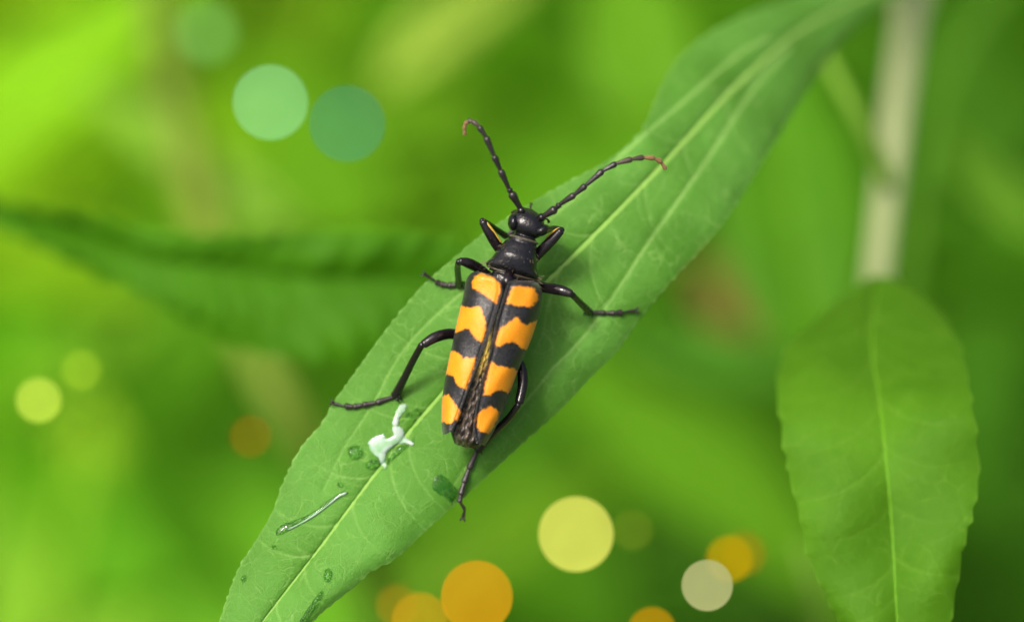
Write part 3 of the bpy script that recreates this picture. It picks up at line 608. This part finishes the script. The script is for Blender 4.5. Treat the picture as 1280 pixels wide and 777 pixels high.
# fine hairs on head, collar and the thorax corners
def hairs():
    r = np.random.default_rng(4); VV = []; FF = []; b = 0
    def one(p, d, ln, w0=.0011):
        nonlocal b
        p = np.asarray(p); d = np.asarray(d, float); d /= np.linalg.norm(d); s = np.cross(d, (0.3, .2, .9)); s /= np.linalg.norm(s); q = np.cross(s, d)
        for k, rr in ((0, w0), (.6, w0 * .8), (1, w0 * .1)):
            c = p + d * ln * k + np.array([0, 0, -.15 * ln * k * k]); VV.extend([c + s * rr, c - s * rr * .5 + q * rr * .87, c - s * rr * .5 - q * rr * .87])
        for k in (0, 3): FF.extend([(b + k + i, b + k + (i + 1) % 3, b + k + 3 + (i + 1) % 3, b + k + 3 + i) for i in range(3)])
        b += 9
    for _ in range(170):
        i = int(r.integers(30, 112)); k = int(r.integers(0, 21)); p = VVb[i, k]; c = VVb[i].mean(0); d = (p - c); d = d / np.linalg.norm(d)
        one(p - d * .004, d + np.array([-.4, -.9, 0]) * .8 + r.normal(0, .25, 3), r.uniform(.02, .05))
    for x, y, sx in ((610, 330, -1), (673, 349, 1)):
        for _ in range(12):
            one(L(np.array([x + r.normal(0, 2), y + r.normal(0, 3)]), r.uniform(-.08, .08)), (sx * 1.0, r.uniform(-.7, .5), r.uniform(-.2, .5)), r.uniform(.03, .065))
    tag(mesh('hair', np.array(VV), FF, MAT_HAIR, BE), kind='stuff')
hairs()

# ------------------------------------------------------------------ droppings and water on the leaf
def blob(name, label, cat, poly, height, mat, group=None, rough=0.0, n=72, ragged=0.0):
    """low domed puddle following the leaf under a closed outline"""
    P = np.asarray(poly, float); P = cr(np.vstack([P, P[:1]]), n + 1)[:-1]
    if ragged:
        q = np.arange(n); P = P + ragged * np.stack([np.sin(q * 1.9) + np.sin(q * .83 + 1), np.cos(q * 1.7) + np.sin(q * .61)], 1) * .6
    c = P.mean(0); e, _ = seg_dist(P, np.vstack([P, P[:1]]))
    xs = np.arange(P[:, 0].min() - 1, P[:, 0].max() + 1.5, .8); ys = np.arange(P[:, 1].min() - 1, P[:, 1].max() + 1.5, .8)
    gx, gy = np.meshgrid(xs, ys, indexing='ij'); G = np.stack([gx, gy], -1).reshape(-1, 2); d = sdist(G, P)
    idx = {}; V = []; keep = d > -.8
    for i in np.nonzero(keep)[0]:
        q = G[i].copy()
        if d[i] < 0: q = P[np.argmin(((P - q) ** 2).sum(1))]
        idx[i] = len(V); dd = max(d[i], 0)
        w_ = min(1, dd / dmax) if (dmax := max(2.0, min(d.max(), 5.0))) else 0
        V.append((*q, zleaf(*q) + .006 + height * math.sqrt(max(0, 1 - (1 - w_) ** 2)) * (1 + rough * math.sin(q[0] * .7) * math.cos(q[1] * .6))))
    Fc = []; ny = len(ys)
    for i in range(len(xs) - 1):
        for j in range(ny - 1):
            k = (i * ny + j, (i + 1) * ny + j, (i + 1) * ny + j + 1, i * ny + j + 1)
            if all(q in idx for q in k): Fc.append([idx[q] for q in k][::-1])
    V = np.array(V); nT = len(V); Vb = V.copy(); Vb[:, 2] = [zleaf(x, y) - .004 for x, y in V[:, :2]]
    cnt = {}
    for f_ in Fc:
        for a, b in zip(f_, f_[1:] + f_[:1]): cnt[(a, b)] = 1
    rim = [(a, b) for (a, b) in cnt if (b, a) not in cnt]
    Fall = Fc + [[q + nT for q in f_[::-1]] for f_ in Fc] + [[b, a, a + nT, b + nT] for a, b in rim]
    o = mesh(name, L(np.vstack([V, Vb])), Fall, mat, base=L(np.append(c, zleaf(*c)))); return tag(o, label, cat, group)
def oval(x, y, a, b, rot=0, n=14, tip=0):
    t = np.arange(n) / n * 2 * math.pi; r = 1 + tip * np.cos(t) ** 3; X = a * r * np.cos(t); Y = b * np.sin(t)
    return np.stack([x + X * math.cos(rot) - Y * math.sin(rot), y + X * math.sin(rot) + Y * math.cos(rot)], 1)
z5 = lambda *p: [(400 + x / 2.59, 380 + y / 2.59) for x, y in p]
blob('dropping', 'white milky splash on the long leaf behind the beetle', 'dropping', z5((155, 445), (175, 430), (205, 420), (216, 434), (238, 424), (234, 400), (250, 394), (268, 405), (276, 430), (300, 445), (300, 457), (275, 450), (245, 455), (215, 480), (215, 525), (205, 530), (190, 500), (165, 475)), .008, MAT_WHITE, rough=0, n=150, ragged=.55)
blob('dropping', 'thin white trail running up from the milky splash', 'dropping', z5((238, 398), (235, 380), (244, 355), (250, 338), (265, 322), (280, 325), (275, 345), (258, 365), (254, 380), (252, 394)), .006, MAT_WHITE, rough=0, ragged=.6)
blob('water_drop', 'clear water band pooled along the midrib under the milky splash', 'water', z5((304, 426), (301, 443), (262, 476), (226, 508), (218, 516), (219, 486), (250, 460), (290, 452)), .03, MAT_WATER)
blob('water_drop', 'almond-shaped clear drop, largest of those left of the splash', 'water', oval(442.5, 564.5, 9.5, 8, -.4, tip=.12), .045, MAT_WATER)
blob('water_drop', 'flat clear drop touching the midrib below the splash', 'water', oval(465, 579.5, 9.5, 5.5, -.35, tip=.1), .035, MAT_WATER)
blob('water_drop', 'clear drop beside the thin white trail', 'water', oval(513, 520, 6, 4.5, .5), .035, MAT_WATER)
blob('water_drop', 'small clear drop at the far end of the white trail', 'water', oval(521.5, 513, 4, 3.5), .03, MAT_WATER)
blob('water_drop', 'pinhead drop below the almond-shaped drop', 'water', oval(429.5, 583, 2.3, 2.1), .022, MAT_WATER)
blob('water_drop', 'small pale drop above the upper end of the long streak', 'water', oval(424.5, 605, 3.4, 2.8), .028, MAT_WATER)
blob('water_film', 'dark green wet patch beside the trailing hind foot', 'water', [(541, 600), (545, 595), (553, 593), (559, 598), (564, 604), (571, 612), (569, 622), (563, 627), (557, 620), (548, 617), (541, 610)], .004, MAT_FILM, ragged=.9)
blob('water_drop', 'long narrow water streak left of the midrib', 'water', [(344, 668), (347, 660), (354, 654), (364, 651), (376, 647), (390, 640), (403, 630), (413, 623), (424, 616), (433, 613.5), (434, 616.5), (424, 621), (413, 629), (402, 638), (390, 646), (376, 653.5), (364, 661), (352, 667)], .010, MAT_WATER, n=110)
blob('dropping', 'thin white line along the long water streak', 'dropping', [(359, 661), (366, 657.5), (378, 651), (390, 643), (402, 635.5), (412, 627.5), (423, 618), (432, 614.5), (433, 617), (424, 621.5), (413, 629.5), (403, 637.5), (391, 646), (379, 653), (367, 659), (360, 662)], .0108, MAT_WHITE, n=90)  # thin white strip laid along the water streak
blob('water_drop', 'upright oval drop near the lower right margin of the long leaf', 'water', oval(409, 718, 5, 8.5, .3), .035, MAT_WATER)
blob('water_drop', 'short water streak running off below the upright oval drop', 'water', [(403, 737), (398, 741), (390, 752), (381, 765), (373, 779), (378, 781), (386, 768), (394, 757), (402, 744)], .025, MAT_WATER)
blob('water_drop', 'tiny drop under the lower end of the long streak', 'water', oval(342, 683, 3, 2.6), .025, MAT_WATER)
blob('water_drop', 'tiny drop beside the left margin near the leaf tip', 'water', oval(304, 722, 2.6, 4.5, .4), .025, MAT_WATER)

# ------------------------------------------------------------------ glowing spheres added in place of bokeh discs, on made-up stalks
def bokeh_globe(x, y, r, rgb, op, label, z=-.9, back=22.0):
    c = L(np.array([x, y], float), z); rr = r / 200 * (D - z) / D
    o = root('bokeh_disc', c, label, 'bokeh_disc'); V, Fc = ball(c, (rr,) * 3, 0, 24, 40); mesh('bokeh_globe', V, Fc, bokeh_material('glow_' + '_'.join(map(str, rgb)), rgb, op), o)  # added glowing sphere stands in for a blurred bokeh disc, no real lamp
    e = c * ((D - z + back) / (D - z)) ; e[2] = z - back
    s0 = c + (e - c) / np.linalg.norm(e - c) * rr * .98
    g = e + np.array([0, -.3, -1.0]); V, Fc = sweep(np.array([s0, (s0 + e) / 2, e, g]), [.004] * 4, 8, 16); mesh('stalk', V, Fc, MAT_PETIOLE, o)  # stalk added to hold the sphere, hidden behind it
bokeh_globe(338, 128, 47, (122, 188, 106), .48, 'pale mint bokeh disc, the lighter of the touching pair')
bokeh_globe(434, 154.5, 47.5, (70, 140, 76), .44, 'dark teal bokeh disc, the darker of the touching pair')
bokeh_globe(257, 40, 40, (98, 162, 62), .16, 'faint teal bokeh disc above the mint pair', z=-3.6)
bokeh_globe(48, 500, 28, (178, 212, 66), .6, 'yellow green bokeh disc alone near the brightest leaves', z=-1.4)
bokeh_globe(102, 462, 25, (120, 165, 30), .18, 'barely visible olive disc beside the yellow green one', z=-1.6)
bokeh_globe(313, 545, 26, (112, 122, 16), .42, 'dim brown disc in front of the brownish stem', z=-1.3)
bokeh_globe(720, 667, 47, (208, 216, 88), .80, 'bright lemon yellow disc, the brightest of all')
bokeh_globe(791, 662, 25, (92, 135, 22), .20, 'barely visible green disc beside the lemon yellow one', z=-1.4)
bokeh_globe(596, 745, 45, (196, 156, 22), .64, 'large amber disc, biggest of the overlapping amber three', z=-.6)
bokeh_globe(525, 776, 36, (172, 152, 24), .6, 'middle amber disc of the overlapping amber three', z=-.9)
bokeh_globe(496, 756, 26, (128, 132, 18), .38, 'dimmest and smallest disc of the overlapping amber three', z=-1.5)
bokeh_globe(884, 731, 32, (172, 180, 112), .78, 'greyish cream disc overlapping a mustard disc', z=-.5)
bokeh_globe(912, 698, 29, (164, 152, 10), .6, 'mustard disc behind the greyish cream disc', z=-1.3)
bokeh_globe(930, 691, 27, (128, 128, 14), .45, 'faint olive disc behind the mustard disc', z=-2.0)
bokeh_globe(815, 788, 30, (168, 142, 14), .66, 'mustard disc cut by the lower picture border', z=-.9)
